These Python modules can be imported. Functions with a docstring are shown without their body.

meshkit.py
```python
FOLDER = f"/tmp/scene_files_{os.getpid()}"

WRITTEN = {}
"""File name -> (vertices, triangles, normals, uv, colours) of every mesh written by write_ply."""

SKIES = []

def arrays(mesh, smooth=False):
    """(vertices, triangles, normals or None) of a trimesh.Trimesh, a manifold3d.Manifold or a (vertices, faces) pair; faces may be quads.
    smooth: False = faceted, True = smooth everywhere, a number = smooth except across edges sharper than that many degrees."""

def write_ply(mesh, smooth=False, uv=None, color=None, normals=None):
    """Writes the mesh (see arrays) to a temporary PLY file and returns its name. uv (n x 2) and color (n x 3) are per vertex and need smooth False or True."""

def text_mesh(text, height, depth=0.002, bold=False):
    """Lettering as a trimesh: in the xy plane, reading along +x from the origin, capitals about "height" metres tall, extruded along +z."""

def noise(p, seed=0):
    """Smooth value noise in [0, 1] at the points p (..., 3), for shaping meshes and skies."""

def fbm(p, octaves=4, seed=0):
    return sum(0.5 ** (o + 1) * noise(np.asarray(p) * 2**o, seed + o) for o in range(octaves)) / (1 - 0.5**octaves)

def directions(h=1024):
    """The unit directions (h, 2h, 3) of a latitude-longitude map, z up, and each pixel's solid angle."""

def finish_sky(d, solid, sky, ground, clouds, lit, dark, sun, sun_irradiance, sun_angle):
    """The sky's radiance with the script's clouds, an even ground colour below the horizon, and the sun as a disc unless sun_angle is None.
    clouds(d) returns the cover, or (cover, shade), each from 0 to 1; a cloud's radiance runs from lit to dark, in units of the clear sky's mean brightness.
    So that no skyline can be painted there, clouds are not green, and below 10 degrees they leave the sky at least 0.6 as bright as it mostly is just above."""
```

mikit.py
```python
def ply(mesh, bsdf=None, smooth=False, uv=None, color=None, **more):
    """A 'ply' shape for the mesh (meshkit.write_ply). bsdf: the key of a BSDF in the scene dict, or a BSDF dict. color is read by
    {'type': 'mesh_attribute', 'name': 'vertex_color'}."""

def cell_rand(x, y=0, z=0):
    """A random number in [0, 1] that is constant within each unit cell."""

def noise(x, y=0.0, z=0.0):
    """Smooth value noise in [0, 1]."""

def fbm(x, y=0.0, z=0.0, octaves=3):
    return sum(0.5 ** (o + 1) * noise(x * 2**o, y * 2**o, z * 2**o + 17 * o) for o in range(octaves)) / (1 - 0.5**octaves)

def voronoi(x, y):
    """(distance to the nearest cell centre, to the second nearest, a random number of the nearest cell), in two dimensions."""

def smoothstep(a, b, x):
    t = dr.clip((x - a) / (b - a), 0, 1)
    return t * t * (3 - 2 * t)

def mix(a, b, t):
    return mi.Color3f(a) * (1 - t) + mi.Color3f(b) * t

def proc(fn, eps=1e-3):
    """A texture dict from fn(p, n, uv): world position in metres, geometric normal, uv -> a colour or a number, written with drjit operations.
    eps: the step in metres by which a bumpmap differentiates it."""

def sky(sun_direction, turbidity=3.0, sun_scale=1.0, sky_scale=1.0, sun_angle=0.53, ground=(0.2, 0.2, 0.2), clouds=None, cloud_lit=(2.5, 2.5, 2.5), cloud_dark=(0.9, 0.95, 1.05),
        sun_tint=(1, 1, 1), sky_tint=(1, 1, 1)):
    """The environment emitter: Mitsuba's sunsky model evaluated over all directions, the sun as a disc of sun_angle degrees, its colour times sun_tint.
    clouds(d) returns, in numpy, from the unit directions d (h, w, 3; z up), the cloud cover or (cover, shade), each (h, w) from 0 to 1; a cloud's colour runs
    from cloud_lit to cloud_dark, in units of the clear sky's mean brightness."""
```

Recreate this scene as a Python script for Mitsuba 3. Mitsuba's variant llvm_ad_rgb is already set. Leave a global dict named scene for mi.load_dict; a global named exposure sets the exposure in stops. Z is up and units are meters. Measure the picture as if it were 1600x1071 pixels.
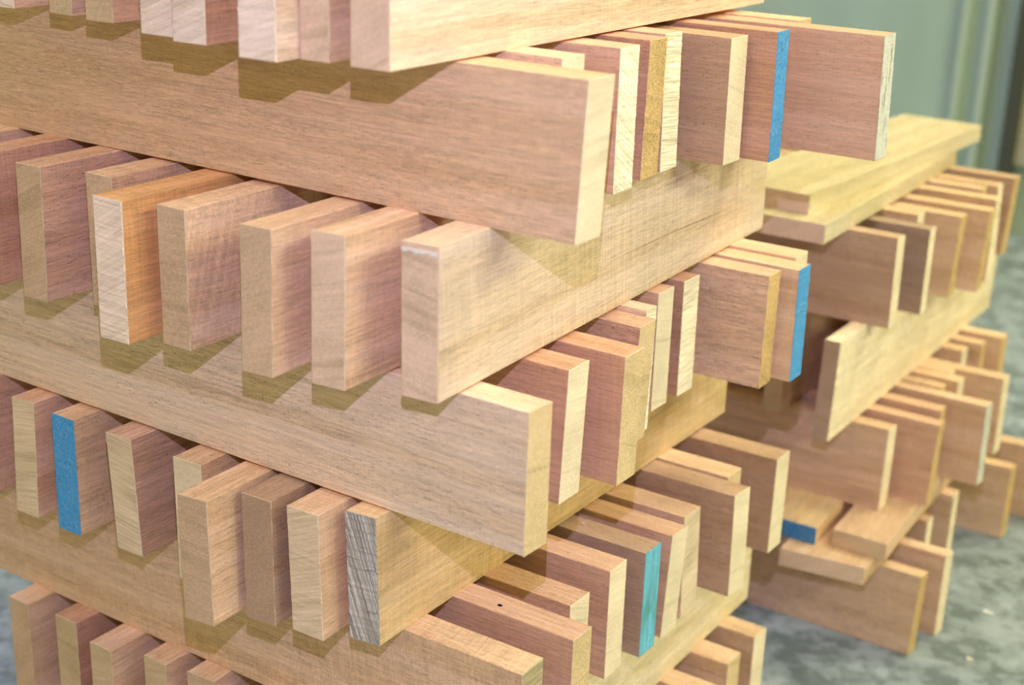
import math, random
import numpy as np, trimesh, drjit as dr, mitsuba as mi, mikit
from mikit import noise, fbm, cell_rand, smoothstep, mix, proc, ply
T = mi.ScalarTransform4f
scene, labels = {}, {}

# ---------------------------------------------------------------- camera (f = 2275 px on a 1600 px wide frame), lights, exposure
R = np.array([[0.83387662, 0.55095505, 0.03314068], [0.21085532, -0.26249253, -0.94161441], [-0.51008804, 0.79217814, -0.33505819]])
CAM = np.array([0.63668811, -0.60250432, 0.55596553])
m = np.eye(4)
m[:3, 0], m[:3, 1], m[:3, 2], m[:3, 3] = -R[0], -R[1], R[2], CAM
scene['camera'] = {'type': 'thinlens', 'fov': math.degrees(2 * math.atan(800 / 2274.91)), 'fov_axis': 'x', 'to_world': T(m),
                   'focus_distance': 1.34, 'aperture_radius': 0.0058, 'near_clip': 0.05, 'far_clip': 50.0}
exposure = 0.12
# the camera's flash, a hand's breadth above the lens: cooler and pinker than the hall's lamps
scene['flash'] = {'type': 'point', 'position': [0.607, -0.56, 0.782], 'intensity': {'type': 'rgb', 'value': [2.4, 2.2, 3.35]}}
# the hall: a weak even light from all sides, and one large warm lamp panel hung to the right of the stacks
scene['hall_light'] = {'type': 'constant', 'radiance': {'type': 'rgb', 'value': [0.57, 0.505, 0.195]}}
LAMP = [19.0, 19.4, 12.6]
LAMP_AT, LAMP_TO, LAMP_HALF = (3.05, 0.5, 2.1), (0.0, 0.6, 0.0), (1.1, 0.24)
LAMP2, ADDED_LAMP_AT = [27.0, 25.5, 16.5], (1.0, 2.7, 2.9)  # added unseen lamp at the back, there to lift the board tops
# cool daylight from an added, unseen panel far to the left
ADDED_DAYLIGHT, ADDED_DAYLIGHT_AT = [3.3, 4.4, 9.5], (-3.4, 0.9, 0.55)

FLOOR = -0.5047

# ---------------------------------------------------------------- the boards: name, direction, end, near side, thickness, z bottom, z top, yaw, skew, lean, cut
# X boards show their end to the right (+x), Y boards to the left front (-y); lengths run away from that end
BOARDS = [
    ('A0a', 'Y', 0.2342, -0.0155, 0.0356, 0.3843, 0.5100, -0.0040, 0.0000, 0.0000, -0.0012),
    ('A0b', 'Y', 0.2354, -0.0731, 0.0280, 0.3843, 0.5100, 0.0005, 0.0000, 0.0000, -0.0007),
    ('A0c', 'Y', 0.2099, -0.1027, 0.0364, 0.3843, 0.5100, 0.0008, 0.0000, 0.0000, -0.0010),
    ('A0d', 'Y', 0.2337, -0.1978, 0.0349, 0.3843, 0.5100, 0.0009, 0.0000, 0.0000, -0.0011),
    ('A0e', 'Y', 0.2455, -0.2470, 0.0348, 0.3843, 0.5100, 0.0006, 0.0000, 0.0000, -0.0008),
    ('A0f', 'Y', 0.2695, -0.3425, 0.0333, 0.3843, 0.5100, 0.0005, 0.0000, 0.0000, -0.0006),
    ('A0g', 'Y', 0.2756, -0.4016, 0.0306, 0.3843, 0.5100, -0.0008, 0.0000, 0.0000, 0.0011),
    ('A0h', 'Y', 0.2717, -0.4737, 0.0356, 0.3843, 0.5100, 0.0011, 0.0000, 0.0000, -0.0013),
    ('A1a', 'X', 0.0965, 0.3201, 0.0371, 0.2560, 0.3822, -0.0124, 0.0050, 0.0006, 0.0001),
    ('A1b', 'X', 0.0389, 0.3847, 0.0328, 0.2560, 0.3843, -0.0008, -0.0000, 0.0000, 0.0010),
    ('A1c', 'X', 0.0380, 0.4812, 0.0337, 0.2560, 0.3820, 0.0003, -0.0003, -0.0003, -0.0003),
    ('A1d', 'X', 0.0306, 0.5436, 0.0332, 0.2560, 0.3820, 0.0005, 0.0016, 0.0001, -0.0007),
    ('A1e', 'X', 0.0281, 0.5868, 0.0329, 0.2560, 0.3827, 0.0004, -0.0032, -0.0009, -0.0004),
    ('A1f', 'X', 0.0604, 0.6538, 0.0351, 0.2560, 0.3762, 0.0006, -0.0015, -0.0008, 0.0004),
    ('A1g', 'X', 0.0882, 0.6968, 0.0287, 0.2560, 0.3806, 0.0008, -0.0018, -0.0007, -0.0010),
    ('A1h', 'X', 0.1668, 0.7743, 0.0328, 0.2560, 0.3776, 0.0021, -0.0043, -0.0010, -0.0005),
    ('A1i', 'X', 0.0592, 0.8085, 0.0330, 0.2560, 0.3790, 0.0000, 0.0000, 0.0000, 0.0000),
    ('A2a', 'Y', 0.2507, 0.0203, 0.0337, 0.1289, 0.2560, 0.0378, -0.0007, -0.0004, -0.0012),
    ('A2b', 'Y', 0.2276, -0.0537, 0.0321, 0.1289, 0.2560, -0.0003, 0.0010, 0.0003, -0.0025),
    ('A2c', 'Y', 0.2136, -0.1167, 0.0314, 0.1289, 0.2532, 0.0049, 0.0005, 0.0013, -0.0022),
    ('A2d', 'Y', 0.2182, -0.2133, 0.0324, 0.1289, 0.2515, -0.0010, -0.0011, 0.0006, 0.0002),
    ('A2e', 'Y', 0.1972, -0.2651, 0.0343, 0.1289, 0.2542, 0.0021, 0.0002, 0.0006, -0.0000),
    ('A2f', 'Y', 0.2522, -0.3374, 0.0344, 0.1289, 0.2529, -0.0008, -0.0004, 0.0006, 0.0010),
    ('A2g', 'Y', 0.2307, -0.4072, 0.0317, 0.1289, 0.2553, 0.0016, 0.0018, 0.0008, -0.0011),
    ('A3a', 'X', 0.0828, 0.2865, 0.0318, 0.0000, 0.1265, -0.0133, 0.0003, -0.0010, 0.0013),
    ('A3b', 'X', 0.0547, 0.3856, 0.0334, 0.0000, 0.1259, -0.0008, 0.0041, -0.0001, 0.0000),
    ('A3c', 'X', 0.0762, 0.4491, 0.0333, 0.0000, 0.1242, -0.0033, 0.0018, -0.0007, 0.0000),
    ('A3d', 'X', 0.0426, 0.5313, 0.0328, 0.0000, 0.1225, 0.0009, 0.0049, -0.0004, -0.0012),
    ('A3e', 'X', 0.0342, 0.5645, 0.0198, 0.0000, 0.1280, 0.0000, 0.0015, 0.0000, -0.0000),
    ('A3f', 'X', 0.0164, 0.6257, 0.0320, 0.0000, 0.1260, -0.0003, 0.0000, -0.0008, 0.0004),
    ('A3g', 'X', 0.0179, 0.6798, 0.0333, 0.0000, 0.1254, -0.0004, -0.0007, -0.0011, 0.0004),
    ('A3h', 'X', 0.0770, 0.7536, 0.0300, 0.0000, 0.1253, 0.0019, 0.0006, -0.0008, -0.0005),
    ('A3i', 'X', 0.0952, 0.7936, 0.0308, 0.0000, 0.1258, 0.0002, -0.0013, -0.0010, -0.0002),
    ('A3j', 'X', 0.0759, 0.8250, 0.0346, 0.0000, 0.1289, 0.0007, -0.0000, 0.0000, -0.0009),
    ('A4a', 'Y', 0.2767, -0.0567, 0.0311, -0.1286, -0.0020, -0.0048, -0.0053, -0.0007, -0.0031),
    ('A4b', 'Y', 0.2541, -0.1019, 0.0351, -0.1286, -0.0037, 0.0016, -0.0051, 0.0000, -0.0003),
    ('A4c', 'Y', 0.2485, -0.1529, 0.0336, -0.1286, -0.0039, 0.0034, -0.0028, 0.0008, -0.0015),
    ('A4d', 'Y', 0.2152, -0.1960, 0.0324, -0.1286, -0.0037, 0.0086, -0.0036, 0.0004, -0.0028),
    ('A4e', 'Y', 0.2624, -0.2512, 0.0343, -0.1286, -0.0021, 0.0009, -0.0019, 0.0004, -0.0010),
    ('A4f', 'Y', 0.2685, -0.3436, 0.0337, -0.1286, -0.0027, -0.0003, -0.0060, -0.0004, -0.0005),
    ('A4g', 'Y', 0.2625, -0.4249, 0.0320, -0.1286, -0.0034, -0.0009, -0.0002, 0.0014, -0.0000),
    ('A4h', 'Y', 0.2631, -0.4892, 0.0322, -0.1286, -0.0025, 0.0003, 0.0038, 0.0025, -0.0005),
    ('A5a', 'X', 0.0688, 0.3150, 0.0345, -0.2550, -0.1290, 0.0001, 0.0000, -0.0008, -0.0004),
    ('A5b', 'X', 0.0758, 0.3877, 0.0316, -0.2550, -0.1286, -0.0038, 0.0000, 0.0000, 0.0002),
    ('A5c', 'X', 0.0418, 0.4383, 0.0338, -0.2550, -0.1286, -0.0007, 0.0000, -0.0000, 0.0008),
    ('A5d', 'X', 0.0362, 0.5245, 0.0332, -0.2550, -0.1315, 0.0006, -0.0000, -0.0015, 0.0001),
    ('A5e', 'X', 0.0444, 0.5822, 0.0320, -0.2550, -0.1330, 0.0065, 0.0007, -0.0016, 0.0007),
    ('A5f', 'X', 0.0441, 0.6299, 0.0307, -0.2550, -0.1318, -0.0015, 0.0056, -0.0005, 0.0020),
    ('A5g', 'X', 0.0428, 0.6786, 0.0350, -0.2550, -0.1319, -0.0010, -0.0034, -0.0023, 0.0013),
    ('A5h', 'X', 0.0641, 0.7546, 0.0337, -0.2550, -0.1303, 0.0011, -0.0023, -0.0012, 0.0028),
    ('A5i', 'X', 0.0354, 0.7910, 0.0336, -0.2550, -0.1286, -0.0006, -0.0000, 0.0000, 0.0007),
    ('A5j', 'X', 0.0568, 0.8788, 0.0352, -0.2550, -0.1323, 0.0052, 0.0009, -0.0012, 0.0008),
    ('A6d', 'Y', 0.2901, -0.2761, 0.0350, -0.3798, -0.2550, 0.0012, -0.0000, 0.0000, -0.0015),
    ('A6e', 'Y', 0.2835, -0.3354, 0.0329, -0.3798, -0.2550, -0.0007, -0.0000, 0.0000, 0.0009),
    ('A6f', 'Y', 0.2684, -0.3985, 0.0326, -0.3798, -0.2550, 0.0024, -0.0000, 0.0000, 0.0006),
    ('A6g', 'Y', 0.2848, -0.4702, 0.0333, -0.3798, -0.2550, 0.0004, -0.0000, -0.0000, 0.0003),
    ('A6h', 'Y', 0.2802, -0.5410, 0.0321, -0.3798, -0.2550, 0.0009, -0.0000, -0.0000, 0.0005),
    ('A7a', 'X', 0.0466, 0.8909, 0.0308, -0.5047, -0.3798, -0.0013, 0.0000, 0.0000, 0.0018),
    ('A7b', 'X', 0.0467, 0.8152, 0.0344, -0.5047, -0.3798, -0.0002, 0.0000, 0.0000, 0.0003),
    ('B1a', 'X', 0.0586, 1.2245, 0.0244, -0.0640, 0.0620, -0.0008, -0.0018, -0.0002, 0.0013),
    ('B1b', 'X', 0.0723, 1.3127, 0.0240, -0.0640, 0.0582, 0.0003, -0.0002, -0.0007, -0.0004),
    ('B1c', 'X', 0.0359, 1.3660, 0.0256, -0.0640, 0.0620, -0.0005, -0.0000, -0.0000, 0.0007),
    ('B1d', 'X', 0.0777, 1.4171, 0.0249, -0.0640, 0.0567, -0.0000, 0.0045, -0.0003, 0.0000),
    ('B1e', 'X', 0.1017, 1.4691, 0.0260, -0.0640, 0.0585, -0.0000, 0.0060, -0.0001, 0.0000),
    ('B1f', 'X', 0.0773, 1.6244, 0.0267, -0.0640, 0.0620, 0.0003, -0.0034, -0.0003, -0.0004),
    ('B1g', 'X', 0.0611, 1.5853, 0.0265, -0.0640, 0.0620, 0.0006, -0.0000, 0.0000, -0.0008),
    ('B1h', 'X', 0.0733, 1.6965, 0.0279, -0.0640, 0.0619, -0.0005, 0.0057, 0.0004, 0.0008),
    ('B2a', 'Y', 1.1272, 0.0261, 0.0218, -0.2045, -0.0640, 0.0001, 0.0036, 0.0019, 0.0001),
    ('B3a', 'X', 0.0773, 1.2236, 0.0247, -0.3290, -0.2052, -0.0012, 0.0007, -0.0002, 0.0021),
    ('B3b', 'X', 0.1258, 1.2802, 0.0220, -0.3290, -0.2045, -0.0003, 0.0034, 0.0007, 0.0005),
    ('B3c', 'X', 0.1138, 1.3353, 0.0247, -0.3290, -0.2045, 0.0006, 0.0000, -0.0000, -0.0010),
    ('B3d', 'X', 0.1635, 1.3945, 0.0232, -0.3290, -0.2045, -0.0008, -0.0019, 0.0000, 0.0014),
    ('B3e', 'X', 0.0972, 1.4683, 0.0253, -0.3290, -0.2045, -0.0007, -0.0000, -0.0000, 0.0012),
    ('B3f', 'X', 0.1500, 1.5246, 0.0255, -0.3290, -0.2052, -0.0011, -0.0012, -0.0004, 0.0020),
    ('B3g', 'X', 0.0595, 1.6107, 0.0256, -0.3290, -0.2045, -0.0005, 0.0000, 0.0000, 0.0008),
    ('B3h', 'X', 0.0758, 1.6593, 0.0249, -0.3290, -0.2045, 0.0002, 0.0000, -0.0000, -0.0004),
    ('B3i', 'X', 0.0929, 1.7150, 0.0268, -0.3290, -0.2045, -0.0008, -0.0000, 0.0000, 0.0013),
    ('B5a', 'X', 0.1585, 1.1740, 0.0210, -0.5047, -0.3815, -0.0080, 0.0043, -0.0007, 0.0022),
    ('B5b', 'X', 0.1720, 1.2482, 0.0230, -0.5047, -0.3790, -0.0014, 0.0002, 0.0001, 0.0031),
    ('B5c', 'X', 0.1159, 1.3403, 0.0239, -0.5047, -0.3790, -0.0004, -0.0000, -0.0000, 0.0007),
    ('B5d', 'X', 0.1611, 1.6128, 0.0233, -0.5047, -0.3809, -0.0012, 0.0006, -0.0007, 0.0021),
    ('A2h', 'Y', 0.2120, -0.4815, 0.0330, 0.1289, 0.2560, 0.0000, 0.0000, 0.0000, 0.0000),
    ('A2i', 'Y', 0.2400, -0.5530, 0.0330, 0.1289, 0.2560, 0.0000, 0.0000, 0.0000, 0.0000),
    ('A4i', 'Y', 0.2350, -0.5700, 0.0330, -0.1286, 0.0000, 0.0000, 0.0000, 0.0000, 0.0000),
    ('A6a', 'Y', 0.2750, -0.0025, 0.0330, -0.3798, -0.2550, 0.0000, 0.0000, 0.0000, 0.0000),
    ('A6b', 'Y', 0.2700, -0.1050, 0.0330, -0.3798, -0.2550, 0.0000, 0.0000, 0.0000, 0.0000),
    ('A6c', 'Y', 0.2800, -0.1950, 0.0330, -0.3798, -0.2550, 0.0000, 0.0000, 0.0000, 0.0000),
    ('A7c', 'X', 0.0550, 0.7350, 0.0330, -0.5047, -0.3798, 0.0000, 0.0000, 0.0000, 0.0000),
    ('A7d', 'X', 0.0400, 0.6000, 0.0330, -0.5047, -0.3798, 0.0000, 0.0000, 0.0000, 0.0000),
    ('A7e', 'X', 0.0500, 0.4400, 0.0330, -0.5047, -0.3798, 0.0000, 0.0000, 0.0000, 0.0000),
    ('A7f', 'X', 0.0450, 0.3300, 0.0330, -0.5047, -0.3798, 0.0000, 0.0000, 0.0000, 0.0000),
    ('B2b', 'Y', 1.1850, -0.0668, 0.0260, -0.2045, -0.0640, 0.0000, 0.0000, 0.0000, 0.0000),
    ('B2c', 'Y', 1.2000, -0.1700, 0.0260, -0.2045, -0.0640, 0.0000, 0.0000, 0.0000, 0.0000),
    ('B1j', 'X', 0.0980, 1.5300, 0.0260, -0.0640, 0.0620, 0.0000, 0.0000, 0.0000, 0.0000),
    ('B3s', 'X', 0.0760, 1.4965, 0.0240, -0.3290, -0.2045, 0.0000, 0.0000, 0.0000, 0.0000),
    ('B3t', 'X', 0.0855, 1.4255, 0.0240, -0.3290, -0.2045, 0.0000, 0.0000, 0.0000, 0.0000),
    ('B5e', 'X', 0.3000, 1.7150, 0.0260, -0.5047, -0.3790, 0.0000, 0.0000, 0.0000, 0.0000),
    ('B5f', 'X', 0.1200, 1.4500, 0.0260, -0.5047, -0.3790, 0.0000, 0.0000, 0.0000, 0.0000),
    ('B0a', 'Y', 1.1620, -0.0467, 0.1350, 0.0883, 0.1145, -0.0436, 0.0000, 0.0000, 0.0040),
    ('B0b', 'Y', 1.1280, -0.0085, 0.1300, 0.0622, 0.0880, 0.0300, 0.0000, 0.0000, 0.0040),
    ('B4a', 'Y', 1.1190, 0.0285, 0.1200, -0.3525, -0.3275, 0.0300, 0.0000, 0.0000, 0.0000),
    ('B4b', 'Y', 1.1317, 0.1225, 0.0750, -0.3525, -0.3275, 0.0500, 0.0000, 0.0000, 0.0040),
    ('B4c', 'Y', 1.0980, 0.1080, 0.1150, -0.3785, -0.3530, 0.0200, 0.0000, 0.0000, -0.0130),
]
TONES = {
    'blond': (.62, .51, .345),    'cream': (.77, .63, .455),  # albedo of the planed wood
    'tan': (.63, .42, .28), 'pale': (.67, .50, .375), 'pink': (.64, .425, .30), 'red': (.50, .275, .19), 'brown': (.44, .28, .19),
    'rust': (.55, .29, .13), 'gold': (.62, .43, .24), 'dark': (.37, .245, .185), 'rose': (.575, .35, .25),
}
ENDS = {  # albedo of the sawn end, stripe strength, speckle strength, relief of the end in metres
    'plain': ((.56, .41, .27), .10, .30, .0002), 'cream': ((.76, .635, .465), .12, .22, .0002), 'ragged': ((.84, .73, .56), .50, .10, .0006),
    'gold': ((.55, .37, .17), .0, .75, .0002), 'speck': ((.62, .46, .27), .0, .55, .0002), 'striped': ((.68, .53, .385), .30, .14, .0004),
    'rosy': ((.64, .46, .35), .14, .30, .0002), 'brown': ((.40, .275, .195), .08, .35, .0002), 'white': ((.74, .60, .525), .30, .12, .0006),
    'tan': ((.54, .375, .26), .16, .35, .0002), 'old': ((.40, .33, .20), .60, .2, .0006),
    'blue': ((.05, .29, .68), 0, 0, .0005), 'deep': ((.03, .17, .42), 0, 0, .0004), 'teal': ((.14, .45, .62), 0, 0, .0002), 'grey': ((.60, .585, .55), 0, 0, .0006), 'weathered': ((.33, .31, .30), 0, 0, .0007),  # deep is the blue paint darkened to stand for shade
}
# side tone and end of each board as the photograph shows them; others get the default of their row
LOOK = {
    'A0a': ('pale', 'rosy'), 'A0b': ('pink', 'rosy'), 'A0c': ('pale', 'white'), 'A0d': ('red', 'white'), 'A0e': ('pink', 'white'), 'A0f': ('rose', 'plain'),
    'A0g': ('pink', 'plain'), 'A0h': ('pink', 'white'),
    'A1a': ('tan', 'cream'), 'A1b': ('pink', 'cream'), 'A1c': ('rose', 'ragged'), 'A1d': ('red', 'gold'), 'A1e': ('rose', 'ragged'), 'A1f': ('brown', 'cream'),
    'A1g': ('red', 'blue'), 'A1h': ('rose', 'grey'), 'A1i': ('pink', 'speck'),
    'A2a': ('pale', 'rosy'), 'A2b': ('pink', 'rosy'), 'A2c': ('pink', 'tan'), 'A2d': ('pink', 'tan'), 'A2e': ('rust', 'white'), 'A2f': ('pink', 'tan'),
    'A2g': ('rose', 'tan'), 'A2h': ('red', 'tan'), 'A2i': ('pink', 'tan'),
    'A3a': ('pale', 'speck'), 'A3b': ('red', 'cream'), 'A3c': ('red', 'speck'), 'A3d': ('rose', 'speck'), 'A3e': ('pale', 'ragged'), 'A3f': ('rose', 'cream'),
    'A3g': ('red', 'ragged'), 'A3h': ('pink', 'gold'), 'A3i': ('tan', 'blue'), 'A3j': ('tan', 'cream'),
    'A4a': ('gold', 'weathered'), 'A4b': ('tan', 'striped'), 'A4c': ('brown', 'brown'), 'A4d': ('tan', 'tan'), 'A4e': ('tan', 'cream'), 'A4f': ('rose', 'striped'),
    'A4g': ('tan', 'blue'), 'A4h': ('rose', 'striped'), 'A4i': ('rose', 'plain'),
    'A5a': ('tan', 'old'), 'A5b': ('rose', 'speck'), 'A5c': ('rose', 'cream'), 'A5d': ('rose', 'cream'), 'A5e': ('dark', 'teal'), 'A5f': ('rose', 'cream'),
    'A5g': ('pink', 'striped'), 'A5h': ('brown', 'cream'), 'A5i': ('tan', 'speck'), 'A5j': ('brown', 'cream'),
    'A6a': ('cream', 'plain'), 'A6d': ('pink', 'tan'), 'A6e': ('pink', 'plain'), 'A6f': ('pink', 'plain'), 'A6g': ('red', 'plain'), 'A6h': ('pink', 'tan'),
    'A7a': ('tan', 'cream'), 'A7b': ('tan', 'speck'), 'A7c': ('tan', 'cream'),
    'B0a': ('blond', 'rosy'), 'B0b': ('blond', 'rosy'), 'B1a': ('brown', 'cream'), 'B1b': ('dark', 'cream'), 'B1c': ('tan', 'cream'), 'B1d': ('tan', 'gold'),
    'B1e': ('tan', 'gold'), 'B1f': ('tan', 'cream'), 'B1g': ('tan', 'gold'), 'B1h': ('brown', 'gold'), 'B1j': ('tan', 'cream'),
    'B2a': ('cream', 'brown'), 'B2b': ('brown', 'plain'), 'B2c': ('tan', 'plain'),
    'B3a': ('pink', 'cream'), 'B3b': ('rose', 'gold'), 'B3c': ('rose', 'gold'), 'B3d': ('pink', 'grey'), 'B3e': ('tan', 'cream'), 'B3f': ('tan', 'cream'),
    'B3g': ('tan', 'cream'), 'B3h': ('tan', 'gold'), 'B3i': ('tan', 'gold'), 'B3s': ('tan', 'cream'), 'B3t': ('tan', 'gold'),
    'B4a': ('gold', 'deep'), 'B4b': ('tan', 'rose'), 'B4c': ('tan', 'rosy'), 'B5a': ('tan', 'gold'), 'B5b': ('pink', 'cream'), 'B5c': ('tan', 'cream'),
    'B5d': ('tan', 'gold'), 'B5e': ('tan', 'gold'), 'B5f': ('tan', 'cream'),
}
LENGTH = {'A1': .70, 'A3': .70, 'A5': .70, 'A7': .68, 'A0': .66, 'A2': .69, 'A4': .70, 'A6': .70, 'B0': .66, 'B1': .62, 'B2': .74, 'B3': .66, 'B4': .55, 'B5': .66}
LENGTH_OF = {'A4b': .745, 'A5a': .70, 'A2a': .665, 'A0a': .648, 'A4a': .69, 'A6a': .70, 'B2b': .70, 'B0b': .60}
rng = random.Random(7)

# ---------------------------------------------------------------- materials
def tab(values):
    return [mi.Float([float(v[c]) for v in values]) for c in range(3)]

SIDE = [TONES[LOOK.get(b[0], ('tan', 'plain'))[0]] for b in BOARDS]
jit = np.random.default_rng(3)
SIDE = [np.array(s) * (1 + .05 * jit.standard_normal()) for s in SIDE]
PLANED, SAWN = (.36, .10, .12), (.24, .34, .20)
FACE = {'A2a': (.14, .34, .38), 'A2b': (.2, .4, .12), 'A2c': (.2, .4, .12), 'A2d': (.2, .42, .15), 'A2e': (.3, .55, .1), 'A2f': SAWN, 'A2h': (.3, .5, .1), 'A3c': (.3, .34, .1),
        'A4a': (.25, .5, .2), 'A4b': (.25, .25, .25), 'A4d': (.25, .25, .25), 'A1f': (.62, .05, .18), 'A1h': (.46, .10, .14), 'A3b': (.5, .12, .12), 'A3a': (.36, .04, .06), 'A1a': (.24, .06, .06), 'A0d': SAWN, 'A5a': SAWN, 'A0a': (.2, .15, .25)}
FACES = [FACE.get(b_[0], PLANED) for b_ in BOARDS]
ENDK = [ENDS.get(LOOK.get(b[0], ('tan', 'plain'))[1], ENDS['plain']) for b in BOARDS]
N = len(BOARDS)
EDGE_T = tab([(9, 9, 9) if b_[6] - b_[5] < .04 else (.01 + b_[6] - b_[5] - .001, .01 + b_[6] - b_[5] + b_[4] - .002, .01 + 2 * (b_[6] - b_[5]) + b_[4] - .004) for b_ in BOARDS])
SIDE_T, SIDE_P, END_T, END_S = tab(SIDE), tab(FACES), tab([e[0] for e in ENDK]), tab([(e[1], e[2], 0) for e in ENDK])
def pick(table, i):
    i = mi.UInt32(dr.clip(mi.Int32(i), 0, N - 1))
    return [dr.gather(mi.Float, t, i) for t in table]

def wood_side(p, n, uv):
    """uv: u = metres along the grain, v = number of the board + metres around its section."""
    L, i = uv.x, dr.floor(uv.y)
    s, k = uv.y - i, cell_rand(dr.floor(uv.y), 5)
    c = mi.Color3f(*pick(SIDE_T, i + .5))
    pp, sw, ln = pick(SIDE_P, i + .5)
    e0, e1, e2 = pick(EDGE_T, i + .5)
    narrow = smoothstep(e0 - .0006, e0 + .0006, s) * smoothstep(e1 + .0006, e1 - .0006, s) + smoothstep(e2 - .0006, e2 + .0006, s)
    c = mix(c, c * 1.12 + mi.Color3f(.06, .055, .04), narrow)      # the narrow edges are paler than the faces
    bend = .012 * (fbm(L * 2.2 + k * 90, s * 9, k * 31, octaves=2) - .5)
    q = s + bend
    broad = fbm(L * 2.0 + k * 50, q * 60, k * 17, octaves=2) - .5
    streak = fbm(L * 22 + k * 70, q * 520, k * 23, octaves=2) - .5
    fine = noise(L * 110 + k * 10, q * 1400, k * 11) - .5
    grit = noise(L * 900 + k * 3, q * 1900, 5 + k * 13) - .5
    pore = smoothstep(.60, .85, noise(L * 230 + k * 37, q * 2500, 3 + k)) * smoothstep(.2, .6, noise(L * 14, q * 110, 8 + k))
    tilt = q * (260 * k - 130)
    saw = noise(L * 560 + tilt, q * 12, k * 7) * .55 + noise(L * 1000 - tilt * 3, q * 90, k) * .45 - .5
    patch = .4 + .6 * smoothstep(.30, .65, noise(L * 9 + k, q * 14, k * 3))
    c = c * (1 + .40 * broad + .42 * streak + .30 * fine + .22 * grit + sw * saw * patch)
    c = mi.Color3f(c.x * (1 - .10 * broad), c.y, c.z * (1 + .25 * broad))
    wob = q + L * (.06 * k - .02) + .009 * fbm(L * 6, q * 5, 70 + k, octaves=2)
    thr = .92 - .30 * ln
    vein = 1.25 * ln * smoothstep(thr, thr + .03, noise(L * 1.4 + k * 9, wob * 200, 40 + k)) * smoothstep(.1, .5, noise(L * 8, 3 + k))
    return c * (1 - pp * pore) * mi.Color3f(1 - .62 * vein, 1 - .85 * vein, 1 - 1.2 * vein)

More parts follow.
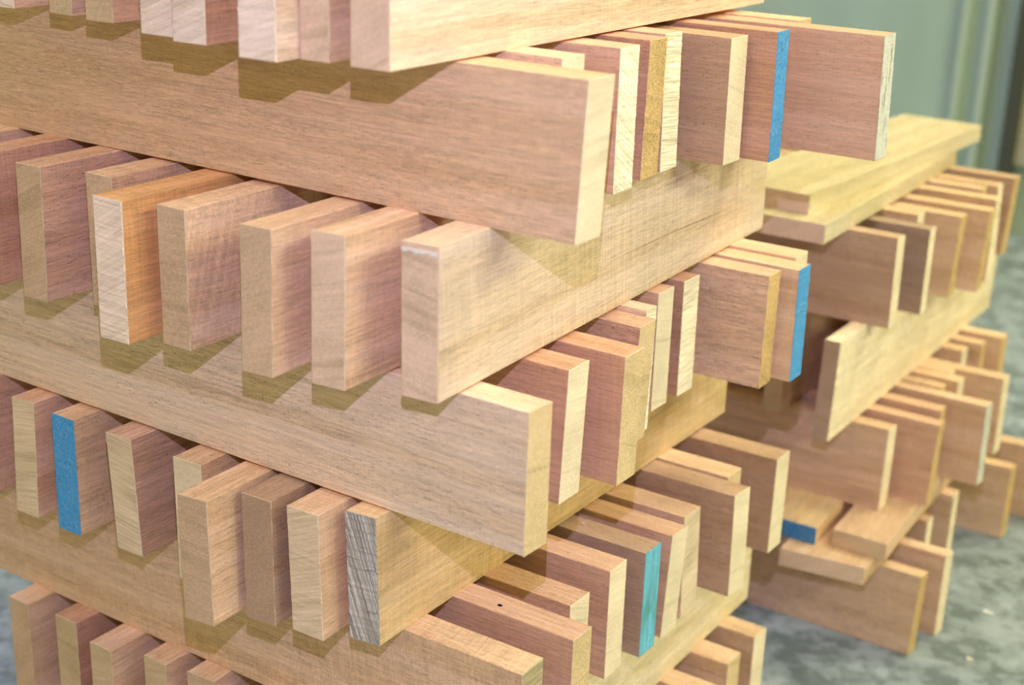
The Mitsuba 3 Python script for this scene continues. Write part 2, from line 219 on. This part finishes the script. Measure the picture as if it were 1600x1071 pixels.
def wood_end(p, n, uv):
    """uv: u = metres across, v = number of the board + metres up."""
    i = dr.floor(uv.y)
    s, u, k = uv.y - i, uv.x, cell_rand(dr.floor(uv.y), 9)
    c = mi.Color3f(*pick(END_T, i + .5))
    stripe, speck, _ = pick(END_S, i + .5)
    q = s + u * (.9 * k - .25)
    w = noise(q * 760, u * 22, k * 9) * .5 + noise(q * 1500, u * 50, k * 5) * .5
    g = noise(u * 1200, s * 900, k * 3) * .5 + noise(u * 2300, s * 1800, k) * .5
    big = fbm(u * 30 + k * 9, q * 40, k, octaves=2) - .5
    v = 1 + .30 * big + stripe * (w - .5) * 1.9 + speck * (g - .5) * 2.0
    ring = smoothstep(.70, .82, noise(q * 150, u * 8, k * 21)) * .14
    v = dr.maximum(v - ring, .15)
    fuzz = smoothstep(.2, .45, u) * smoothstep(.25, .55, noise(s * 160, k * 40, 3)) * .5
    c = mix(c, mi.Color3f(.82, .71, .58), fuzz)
    return mi.Color3f(c.x * v, c.y * v, c.z * v * (.72 + .28 * dr.minimum(v, 1.3)))

def blue_paint(p, n, uv):
    i = dr.floor(uv.y)
    s, u, k = uv.y - i, uv.x, cell_rand(dr.floor(uv.y), 2)
    c = mi.Color3f(*pick(END_T, i + .5))
    a = fbm(u * 900, s * 650, k * 9, octaves=2)
    dark = smoothstep(.66, .82, fbm(u * 420, s * 300, 3 + k, octaves=2)) * (.25 + .75 * smoothstep(.3, .8, noise(u * 30, s * 24, k * 4)))
    worn = smoothstep(.56, .70, fbm(u * 1200 + 7, s * 420, 5 + k, octaves=2))
    pale = smoothstep(.10, .13, c.x)      # the thin light blue coat shows brush streaks instead of spots
    brush = noise(u * 650, s * 26, 4) * .6 + noise(u * 1500, s * 60, 6) * .4
    stain = smoothstep(.035, .0, dr.abs(s - .062)) * smoothstep(.4, .7, noise(u * 120, s * 50, 2)) * pale
    c = mix(c * (.75 + .5 * a), mi.Color3f(.28, .44, .52), worn * .55 * (1 - pale))
    c = c * (1 + pale * (brush - .5) * .8)
    c = mix(c, mi.Color3f(.05, .22, .18), stain * .6)
    dark = dark * (1 - pale)
    return mix(c, mi.Color3f(.02, .07, .15), dark * .8)

def grey_paint(p, n, uv):
    i = dr.floor(uv.y)
    s, u, k = uv.y - i, uv.x, cell_rand(dr.floor(uv.y), 2)
    c = mi.Color3f(*pick(END_T, i + .5))
    worn = smoothstep(.60, .72, fbm(u * 400, s * 45, k, octaves=3))
    return mix(c * (.85 + .3 * noise(u * 800, s * 500)), mi.Color3f(.22, .21, .19), worn * .75)

def weathered(p, n, uv):
    s, u = uv.y - dr.floor(uv.y), uv.x
    q = u - s * .28
    a = fbm(q * 900, s * 16, 4, octaves=3)
    b = fbm(q * 130, s * 8, 9, octaves=2)
    c = mix(mi.Color3f(.20, .18, .17), mi.Color3f(.58, .55, .57), smoothstep(.25, .75, a))
    c = mix(c, mi.Color3f(.42, .36, .27), smoothstep(.45, .7, b) * .5)
    y1, y2 = .083 + .004 * noise(u * 160) - u * .12, .043 - u * .25 + .003 * noise(u * 220, 3)
    crack = dr.maximum(1 - dr.abs(s - y1) / .0006, 1 - dr.abs(s - y2) / .0006)
    return c * (1 - .8 * dr.clip(crack, 0, 1) * smoothstep(.3, .5, noise(u * 120, 7)))

def concrete(p, n, uv):
    wx, wy = p.x + .02 * noise(p.x * 30, p.y * 30, 5), p.y + .02 * noise(p.x * 30, p.y * 30, 9)
    a = fbm(wx * 26, wy * 26, 1, octaves=4)
    b = fbm(p.x * 90 + 9, p.y * 90, 2, octaves=2)
    big = fbm(p.x * 3.5 + 4, p.y * 3.5, 7, octaves=2)
    c = mix(mi.Color3f(.15, .19, .215), mi.Color3f(.315, .375, .44), smoothstep(.32, .68, a * .7 + b * .3))
    c = c * (.78 + .44 * big)
    pale = smoothstep(.62, .74, fbm(wx * 40, wy * 40, 12, octaves=2)) * .35
    return mix(c, mi.Color3f(.40, .47, .55), pale)

def wall_paint(p, n, uv):
    a = fbm(p.x * 2.2, p.z * 1.2, 3, octaves=3)
    c = mix(mi.Color3f(.35, .465, .43), mi.Color3f(.40, .49, .405), a)
    return c * (.92 + .16 * fbm(p.x * 9, p.z * 3, 5, octaves=2))

def simple(color, rough=.6, spec=.3):
    return {'type': 'twosided', 'b': {'type': 'principled', 'base_color': color, 'roughness': rough, 'specular': spec}}

def rgb(*c):
    return {'type': 'rgb', 'value': list(c)}

scene['wood_side'] = simple(proc(wood_side), .62, .35)
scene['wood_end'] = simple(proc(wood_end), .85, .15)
scene['blue_end'] = simple(proc(blue_paint), .55, .4)
scene['grey_end'] = simple(proc(grey_paint), .6, .3)
scene['weathered_end'] = simple(proc(weathered), .85, .15)
scene['concrete'] = simple(proc(concrete), .6, .4)
scene['wall_paint'] = simple(proc(wall_paint), .6, .3)
scene['post_dark'] = simple(rgb(.06, .065, .05), .6, .3)
scene['trim_paint'] = simple(rgb(.40, .49, .42), .55, .35)
scene['tan_paint'] = simple(rgb(.36, .34, .26), .6, .3)
scene['hole_dark'] = simple(rgb(.012, .010, .012), .9, .1)
scene['chip_wood'] = simple(rgb(.80, .72, .60), .8, .2)
scene['torn_wood'] = simple(rgb(.76, .73, .73), .9, .1)
scene['white_scrap'] = simple(rgb(.78, .80, .82), .35, .6)
scene['lamp_housing'] = simple(rgb(.5, .5, .48), .5, .4)

# ---------------------------------------------------------------- the setting
def box(lo, hi, bevel=0.0):
    lo, hi = np.array(lo, float), np.array(hi, float)
    if bevel <= 0:
        b = trimesh.creation.box(hi - lo)
        b.apply_translation((lo + hi) / 2)
        return b
    pts = []
    for sx in (0, 1):
        for sy in (0, 1):
            for sz in (0, 1):
                c = np.where([sx, sy, sz], hi, lo)
                d = np.where([sx, sy, sz], -bevel, bevel)
                for a in range(3):
                    q = c + d
                    q[a] = c[a]
                    pts.append(q)
    return trimesh.convex.convex_hull(np.array(pts))

def struct(key, mesh, bsdf, label, parent=None):
    scene[key] = ply(mesh, bsdf)
    labels[key] = {'label': label, 'kind': 'structure'} if label else {}
    if not labels[key]:
        del labels[key]

struct('floor', box((-6.0, -3.0, FLOOR - .05), (5.0, 3.66, FLOOR)), 'concrete', 'mottled grey concrete workshop floor under the stacks')
struct('wall_back', box((-6.0, 3.60, FLOOR), (5.0, 3.75, 3.2)), 'wall_paint', 'pale grey green wall behind the stacks')
struct('wall_back__panel_rib', box((-.592, 3.575, FLOOR), (-.572, 3.60, 3.2), .004), 'trim_paint', None)
struct('wall_back__panel_rib_001', box((-.522, 3.575, FLOOR), (-.497, 3.60, 3.2), .004), 'trim_paint', None)
struct('trim_1', box((-.425, 3.54, FLOOR), (-.388, 3.60, 3.2), .004), 'post_dark', 'dark upright post on the back wall at the right edge')
struct('wall_back__side_panel', box((-.388, 3.56, FLOOR + .20), (.6, 3.60, 3.2), .004), 'tan_paint', None)

# ---------------------------------------------------------------- building one board
def place(b, l, a, h):
    """World points of board b at l metres from the visible end, a of the way through its thickness, h of the way up (arrays)."""
    name, d, e, n, th, zb, zt, yaw, sk, le, cut = b
    ln = LENGTH_OF.get(name, LENGTH[name[:2]])
    fade = np.clip(1 - l / ln, 0, 1)
    shift = (sk * h + cut * a) * fade
    cy, sy = math.cos(yaw), math.sin(yaw)
    if d == 'X':
        lx, ly = -l + shift, le * h + th * a
        return np.stack([e + lx * cy - ly * sy, n + lx * sy + ly * cy, zb + (zt - zb) * h], -1)
    lx, ly = le * h - th * a, l + shift
    return np.stack([n + lx * cy - ly * sy, e + lx * sy + ly * cy, zb + (zt - zb) * h], -1)

def outline(b, cham):
    """The section as (a, h, s) corners: eight points, the chamfered rectangle, s = metres around."""
    th, ht = b[4], b[6] - b[5]
    ca, ch = cham / th, cham / ht
    return [(0, ch), (0, 1 - ch), (ca, 1), (1 - ca, 1), (1, 1 - ch), (1, ch), (1 - ca, 0), (ca, 0)]

CAP = .0007
def smooth_noise(r, n, size, amp):
    x = np.array([r.uniform(-1, 1) for _ in range(n + 2)])
    return amp * np.interp(np.linspace(0, n, size), np.arange(n + 2), x)

def board_body(b, idx, r):
    name, d, e, n, th, zb, zt, yaw, sk, le, cut = b
    ln = LENGTH_OF.get(name, LENGTH[name[:2]])
    ring, ht = outline(b, r.uniform(.0004, .0009)), zt - zb
    steps = np.concatenate([[CAP], CAP + (ln - CAP) * np.linspace(.02, 1, 22)])
    wav = [smooth_noise(r, 9, len(steps), .00025) for _ in ring]
    V, F, UV = [], [], []
    s0, pos = [], .01
    for j in range(8):
        a0, h0 = ring[j]; a1, h1 = ring[(j + 1) % 8]
        w = math.hypot((a1 - a0) * th, (h1 - h0) * ht)
        s0.append((pos, pos + w)); pos += w
    for j in range(8):
        (a0, h0), (a1, h1) = ring[j], ring[(j + 1) % 8]
        sub = 6 if w > .05 else 1
        base = len(V) and sum(len(x) for x in V)
        A = np.stack([a0 + wav[j] / th, a1 + wav[(j + 1) % 8] / th], 1)
        H = np.stack([np.full(len(steps), h0), np.full(len(steps), h1)], 1)
        Lm = np.repeat(steps[:, None], 2, 1)
        V.append(place(b, Lm, A, H).reshape(-1, 3))
        UV.append(np.stack([Lm, idx + np.broadcast_to(np.array(s0[j]) * 1.0, Lm.shape)], -1).reshape(-1, 2))
        k = base + 2 * np.arange(len(steps) - 1)
        F.append(np.concatenate([np.stack([k, k + 1, k + 3], 1), np.stack([k, k + 3, k + 2], 1)]))
    for l, flip in ((CAP, False), (ln, True)):   # the two ends of the body; the near one lies under the sawn end
        base = sum(len(x) for x in V)
        q = np.array(ring)
        V.append(place(b, np.full(8, l), q[:, 0], q[:, 1]))
        UV.append(np.stack([q[:, 0] * .02 + .2, idx + .01 + q[:, 1] * .1], 1))
        f = np.array([[base, base + i, base + i + 1] for i in range(1, 7)])
        F.append(f[:, ::-1] if flip else f)
    v, f, uv = np.concatenate(V), np.concatenate(F), np.concatenate(UV)
    if d == 'Y':
        pass
    return v, orient(b, v, f), uv

def orient(b, v, f):
    """Turns all triangles outwards (away from the board's axis or, for its ends, along it)."""
    c = v.mean(0)
    n = np.cross(v[f[:, 1]] - v[f[:, 0]], v[f[:, 2]] - v[f[:, 0]])
    mid = v[f].mean(1) - c
    ax = np.array([math.cos(b[7]), math.sin(b[7]), 0]) if b[1] == 'X' else np.array([-math.sin(b[7]), math.cos(b[7]), 0])
    along = np.abs(n @ ax) > .5 * np.linalg.norm(n, axis=1)
    out = np.where(along, np.sign(mid @ ax) * np.sign(n @ ax), np.sign(np.einsum('ij,ij->i', n, mid - np.outer(mid @ ax, ax))))
    f = f.copy()
    f[out < 0] = f[out < 0][:, ::-1]
    return f

def cap_mesh(b, idx, r, amp, teeth):
    """The sawn end: a thin slab whose face is a grid with the relief of the cut and whose rim is slightly torn."""
    name, d, e, n, th, zb, zt, yaw, sk, le, cut = b
    ht = zt - zb
    na, nh = 6, max(18, int(ht / .0022))
    if ht < .04:
        na, nh = 40, 8
    if amp > .0005:
        nh = max(nh, 100)
    a, h = np.linspace(0, 1, na + 1), np.linspace(0, 1, nh + 1)
    c = min(.0007 / th, .1), min(.0007 / ht, .1)
    a[1], a[-2], h[1], h[-2] = c[0], 1 - c[0], c[1], 1 - c[1]
    Hh, Aa = np.meshgrid(h, a, indexing='ij')
    slope = r.uniform(-.3, .5)
    ph = np.array([r.uniform(-1, 1) for _ in range(400)])
    x = Hh * ht + slope * Aa * th
    k1 = x / .0021
    wave = np.interp(k1 % 350, np.arange(400), ph)
    k2 = x / .012
    slow = np.interp(k2 % 350 + 20, np.arange(400), ph)
    rough = np.array([[r.uniform(-1, 1) for _ in a] for _ in h])
    relief = amp * (teeth * wave * .7 + .5 * slow + .3 * rough)
    edge = (Aa < 1e-6) | (Aa > 1 - 1e-6) | (Hh < 1e-6) | (Hh > 1 - 1e-6)
    L = np.where(edge, .0002 + .2 * np.abs(relief), relief)
    side = amp * (.55 * wave + .35 * rough)
    Ain = Aa.copy()
    Ain[:, 0] -= side[:, 0] / th * .7 
    Ain[:, -1] += side[:, -1] / th * .7
    Hin = Hh.copy()
    Hin[0] = np.maximum(Hin[0] - .0, 0)
    V = place(b, L, Ain, Hin).reshape(-1, 3)
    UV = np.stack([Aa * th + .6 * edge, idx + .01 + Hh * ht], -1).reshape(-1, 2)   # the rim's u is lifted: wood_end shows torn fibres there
    w = na + 1
    i, j = np.meshgrid(np.arange(nh), np.arange(na), indexing='ij')
    q = (i * w + j).ravel()
    F = [np.stack([q, q + 1, q + w + 1], 1), np.stack([q, q + w + 1, q + w], 1)]
    border = np.concatenate([np.arange(w), np.arange(1, nh + 1) * w + na, nh * w + np.arange(na - 1, -1, -1), np.arange(nh - 1, 0, -1) * w])
    ba, bh = np.clip(Aa.ravel()[border], .002, .998), Hh.ravel()[border]
    back = place(b, np.full(len(border), CAP + .0001), ba, bh)
    base = len(V)
    m_ = len(border)
    k = np.arange(m_)
    F += [np.stack([border, base + k, base + (k + 1) % m_], 1), np.stack([border, base + (k + 1) % m_, border[(k + 1) % m_]], 1)]
    F.append(np.array([[base, base + t + 1, base + t] for t in range(1, m_ - 1)]))
    V = np.concatenate([V, back])
    UV = np.concatenate([UV, UV[border]])
    F = np.concatenate(F)
    tm = trimesh.Trimesh(V, F, process=False)
    if tm.volume < 0:
        F = F[:, ::-1]
    return V, F, UV

COLOUR = {'blond': 'blond', 'cream': 'cream', 'tan': 'tan', 'pale': 'pale tan', 'pink': 'pinkish', 'red': 'reddish', 'brown': 'brown', 'rust': 'orange brown', 'gold': 'golden', 'dark': 'dark stained', 'rose': 'rosy brown'}
END_WORD = {'plain': 'plain sawn end', 'cream': 'cream end', 'ragged': 'pale ragged end', 'gold': 'golden brown end', 'speck': 'speckled end', 'striped': 'striped sawn end',
            'rosy': 'rosy end', 'brown': 'brown end', 'white': 'whitish end', 'tan': 'tan end', 'old': 'grooved old end', 'blue': 'blue painted end', 'teal': 'light blue painted end', 'deep': 'deep blue painted end',
            'grey': 'grey painted end', 'weathered': 'cracked grey end', 'rose': 'rosy end'}
ROW = {'A0': 'top left-facing row, near stack', 'A2': 'second left-facing row, near stack', 'A4': 'third left-facing row, near stack', 'A6': 'lowest left-facing row, near stack',
       'A1': 'top right-facing row, near stack', 'A3': 'second right-facing row, near stack', 'A5': 'third right-facing row, near stack', 'A7': 'lowest right-facing row, near stack',
       'B0': 'two flat boards topping the far stack', 'B1': 'top row, far stack', 'B2': 'edgewise cross boards of the far stack', 'B3': 'middle row, far stack', 'B4': 'flat boards low in the far stack', 'B5': 'floor row, far stack'}
ORD = ['first', 'second', 'third', 'fourth', 'fifth', 'sixth', 'seventh', 'eighth', 'ninth', 'tenth', 'eleventh', 'twelfth']
SPECIAL = {
    'B0a': 'blond board lying flat on the far stack, uppermost of its two', 'B0b': 'blond board lying flat on the far stack, lower of its two',
    'B2a': 'cream board on edge between upper and middle rows of far stack, nearest the camera', 'B2b': 'shaded brown board on edge inside the far stack, left of the cream cross board',
    'B2c': 'tan board on edge deep inside the far stack, behind the near stack',
    'B4a': 'blue-ended board lying flat low in the far stack', 'B4b': 'tan board lying flat right of the blue-ended one low in the far stack',
    'B4c': 'wide tan board lying flat under the blue-ended one, far stack',
}
rows = {}
for b in BOARDS:
    rows.setdefault(b[0][:2], []).append(b)
rank = {}
for k, bs in rows.items():
    bs = sorted(bs, key=lambda b: b[3] if b[1] == 'X' else -b[3])
    for i, b in enumerate(bs):
        rank[b[0]] = i

KEY = {}
for idx, b in enumerate(BOARDS):
    name = b[0]
    r = random.Random(100 + idx)
    tone, end = LOOK.get(name, ('tan', 'plain'))
    key = 'wooden_board' if idx == 0 else 'wooden_board_%03d' % idx
    KEY[name] = key
    v, f, uv = board_body(b, idx, r)
    scene[key + '__body'] = ply((v, f), 'wood_side', uv=uv)
    amp, teeth = ENDS.get(end, ENDS['rosy'])[3], 1.0 if end in ('ragged', 'striped', 'white', 'blue', 'weathered', 'old') else .3
    v, f, uv = cap_mesh(b, idx, r, amp, teeth)
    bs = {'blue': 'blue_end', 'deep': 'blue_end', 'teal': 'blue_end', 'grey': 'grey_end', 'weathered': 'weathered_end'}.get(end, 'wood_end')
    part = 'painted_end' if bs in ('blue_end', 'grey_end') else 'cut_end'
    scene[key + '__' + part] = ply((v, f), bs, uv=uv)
    if end in END_WORD:
        labels[key + '__' + part] = {'label': END_WORD[end]}
    row = name[:2]
    far = 'front' if row[0] == 'B' else 'corner'
    text = SPECIAL.get(name) or '%s board with %s, %s from %s, %s' % (COLOUR[tone], END_WORD[end], ORD[rank[name]], far, ROW[row])
    assert len(text.split()) <= 16, text
    labels[key] = {'label': text, 'category': 'wooden board', 'group': 'boards of the ' + ROW[row] if row[1] not in '024' or row[0] == 'A' else ROW[row]}

# ---------------------------------------------------------------- small marks on the boards
def disc(center, normal, rad, squash=1.0, n=14, thick=.0006):
    z = np.array(normal, float) / np.linalg.norm(normal)
    x = np.cross(z, [0, 1, 0] if abs(z[1]) < .9 else [1, 0, 0]); x /= np.linalg.norm(x)
    y = np.cross(z, x)
    t = np.linspace(0, 2 * math.pi, n, endpoint=False)
    ring = np.outer(np.cos(t), x) * rad + np.outer(np.sin(t), y) * rad * squash
    c = np.array(center, float)
    return trimesh.convex.convex_hull(np.concatenate([c + ring - z * thick, c + ring * .92 + z * thick * .25]))

def board(name):
    return next(b for b in BOARDS if b[0] == name)

hole = place(board('A5b'), np.array(.088), np.array(.38), np.array(1.0))
scene[KEY['A5b'] + '__worm_hole'] = ply(disc(hole, (0, 0, 1), .0028, .75), 'hole_dark')

t0_, t1_ = .942, .962      # torn pale fibres under the top edge of the corner board's end
bq = board('A2a')
aa, hh = np.linspace(.01, .99, 22), np.array([t0_, t1_])
rr = random.Random(4)
pts = []
for k_, h_ in enumerate(hh):
    for a_ in aa:
        pts.append(place(bq, np.array(-.0012 if k_ else -.0003), np.array(a_), np.array(h_ + rr.uniform(-.010, .006))))
for h_ in hh:
    for a_ in aa:
        pts.append(place(bq, np.array(.0006), np.array(a_), np.array(h_)))
q_ = len(aa)
fs = []
for p_, s_ in ((0, q_), (q_, 3 * q_), (2 * q_, 0), (3 * q_, 2 * q_)):
    for t_ in range(q_ - 1):
        fs += [[p_ + t_, p_ + t_ + 1, s_ + t_ + 1], [p_ + t_, s_ + t_ + 1, s_ + t_]]
scene[KEY['A2a'] + '__torn_fibre'] = ply((np.array(pts), np.array(fs)), 'torn_wood')
labels[KEY['A2a'] + '__torn_fibre'] = {'label': 'white torn fibres along the top of the end'}

def chip(size, seed):
    r = random.Random(seed)
    return trimesh.convex.convex_hull(np.array([[r.uniform(-1, 1) * s for s in size] for _ in range(9)]))

def tag(key, label, cat, group=None):
    labels[key] = {'label': label, 'category': cat, **({'group': group} if group else {})}

def loose(key, size, at, seed, bsdf, label, cat, rest=True):
    mesh = chip(size, seed)
    mesh.apply_translation([at[0], at[1], at[2] - (mesh.bounds[0][2] if rest else 0)])
    scene[key] = ply(mesh, bsdf)
    tag(key, label, cat)

def on(name, l, a, h=1.0):
    return place(board(name), np.array(l), np.array(a), np.array(h))

loose('sawdust_chip', (.0022, .0020, .0014), on('A5e', .084, .55), 3, 'white_scrap', 'white chip of sawdust on top of the light blue ended board', 'wood chip')
loose('scrap', (.013, .010, .009), (.0681, 1.599, FLOOR), 5, 'white_scrap', 'crumpled white scrap on the floor behind the far stack floor row', 'scrap')
loose('floor_chip', (.012, .006, .004), (.2173, 1.357, FLOOR), 6, 'white_scrap', 'pale chip lying alone on the concrete right of the far stack', 'wood chip')
loose('floor_chip_001', (.007, .005, .003), (.2330, 1.215, FLOOR), 8, 'chip_wood', 'tiny tan chip on the concrete near the lower right corner', 'wood chip')

# ---------------------------------------------------------------- an added glowing panel for cool daylight on the left, out of frame
wv = np.array([[ADDED_DAYLIGHT_AT[0], ADDED_DAYLIGHT_AT[1] + sy * .8, ADDED_DAYLIGHT_AT[2] + sz * .6] for sy, sz in ((-1, -1), (1, -1), (1, 1), (-1, 1))])
scene['added_daylight_1'] = {**ply((wv, np.array([[0, 1, 2], [0, 2, 3]])), 'lamp_housing'), 'emitter': {'type': 'area', 'radiance': rgb(*ADDED_DAYLIGHT)}}
labels['added_daylight_1'] = {'label': 'added daylight panel beyond the left edge of the frame', 'kind': 'structure'}

# ---------------------------------------------------------------- the lamp panel, out of frame to the right
def hang_lamp(key, at, to, half, radiance, label):
    lz = np.array(to, float) - np.array(at); lz /= np.linalg.norm(lz)
    lx = np.cross([0, 0, 1], lz); lx /= np.linalg.norm(lx)
    M4 = np.eye(4); M4[:3, 0], M4[:3, 1], M4[:3, 2], M4[:3, 3] = lx, np.cross(lz, lx), lz, at
    hb = box((-half[0] - .03, -half[1] - .03, -.09), (half[0] + .03, half[1] + .03, -.004), .01)
    hb.apply_transform(M4)
    scene[key + '__housing'] = ply(hb, 'lamp_housing')
    dv = np.array([[-1, -1, 0], [1, -1, 0], [1, 1, 0], [-1, 1, 0]], float) * (*half, 1)
    dv = dv @ M4[:3, :3].T + M4[:3, 3]
    scene[key + '__diffuser'] = {**ply((dv, np.array([[0, 1, 2], [0, 2, 3]])), 'lamp_housing'), 'emitter': {'type': 'area', 'radiance': rgb(*radiance)}}
    tag(key, label, 'lamp')

hang_lamp('hanging_lamp', LAMP_AT, LAMP_TO, LAMP_HALF, LAMP, 'long warm workshop lamp hung outside the frame to the right')
hang_lamp('hanging_lamp_001', ADDED_LAMP_AT, (0.0, 0.7, 0.0), (.8, .25), LAMP2, 'added warm lamp brightening the board tops from behind, outside the frame')
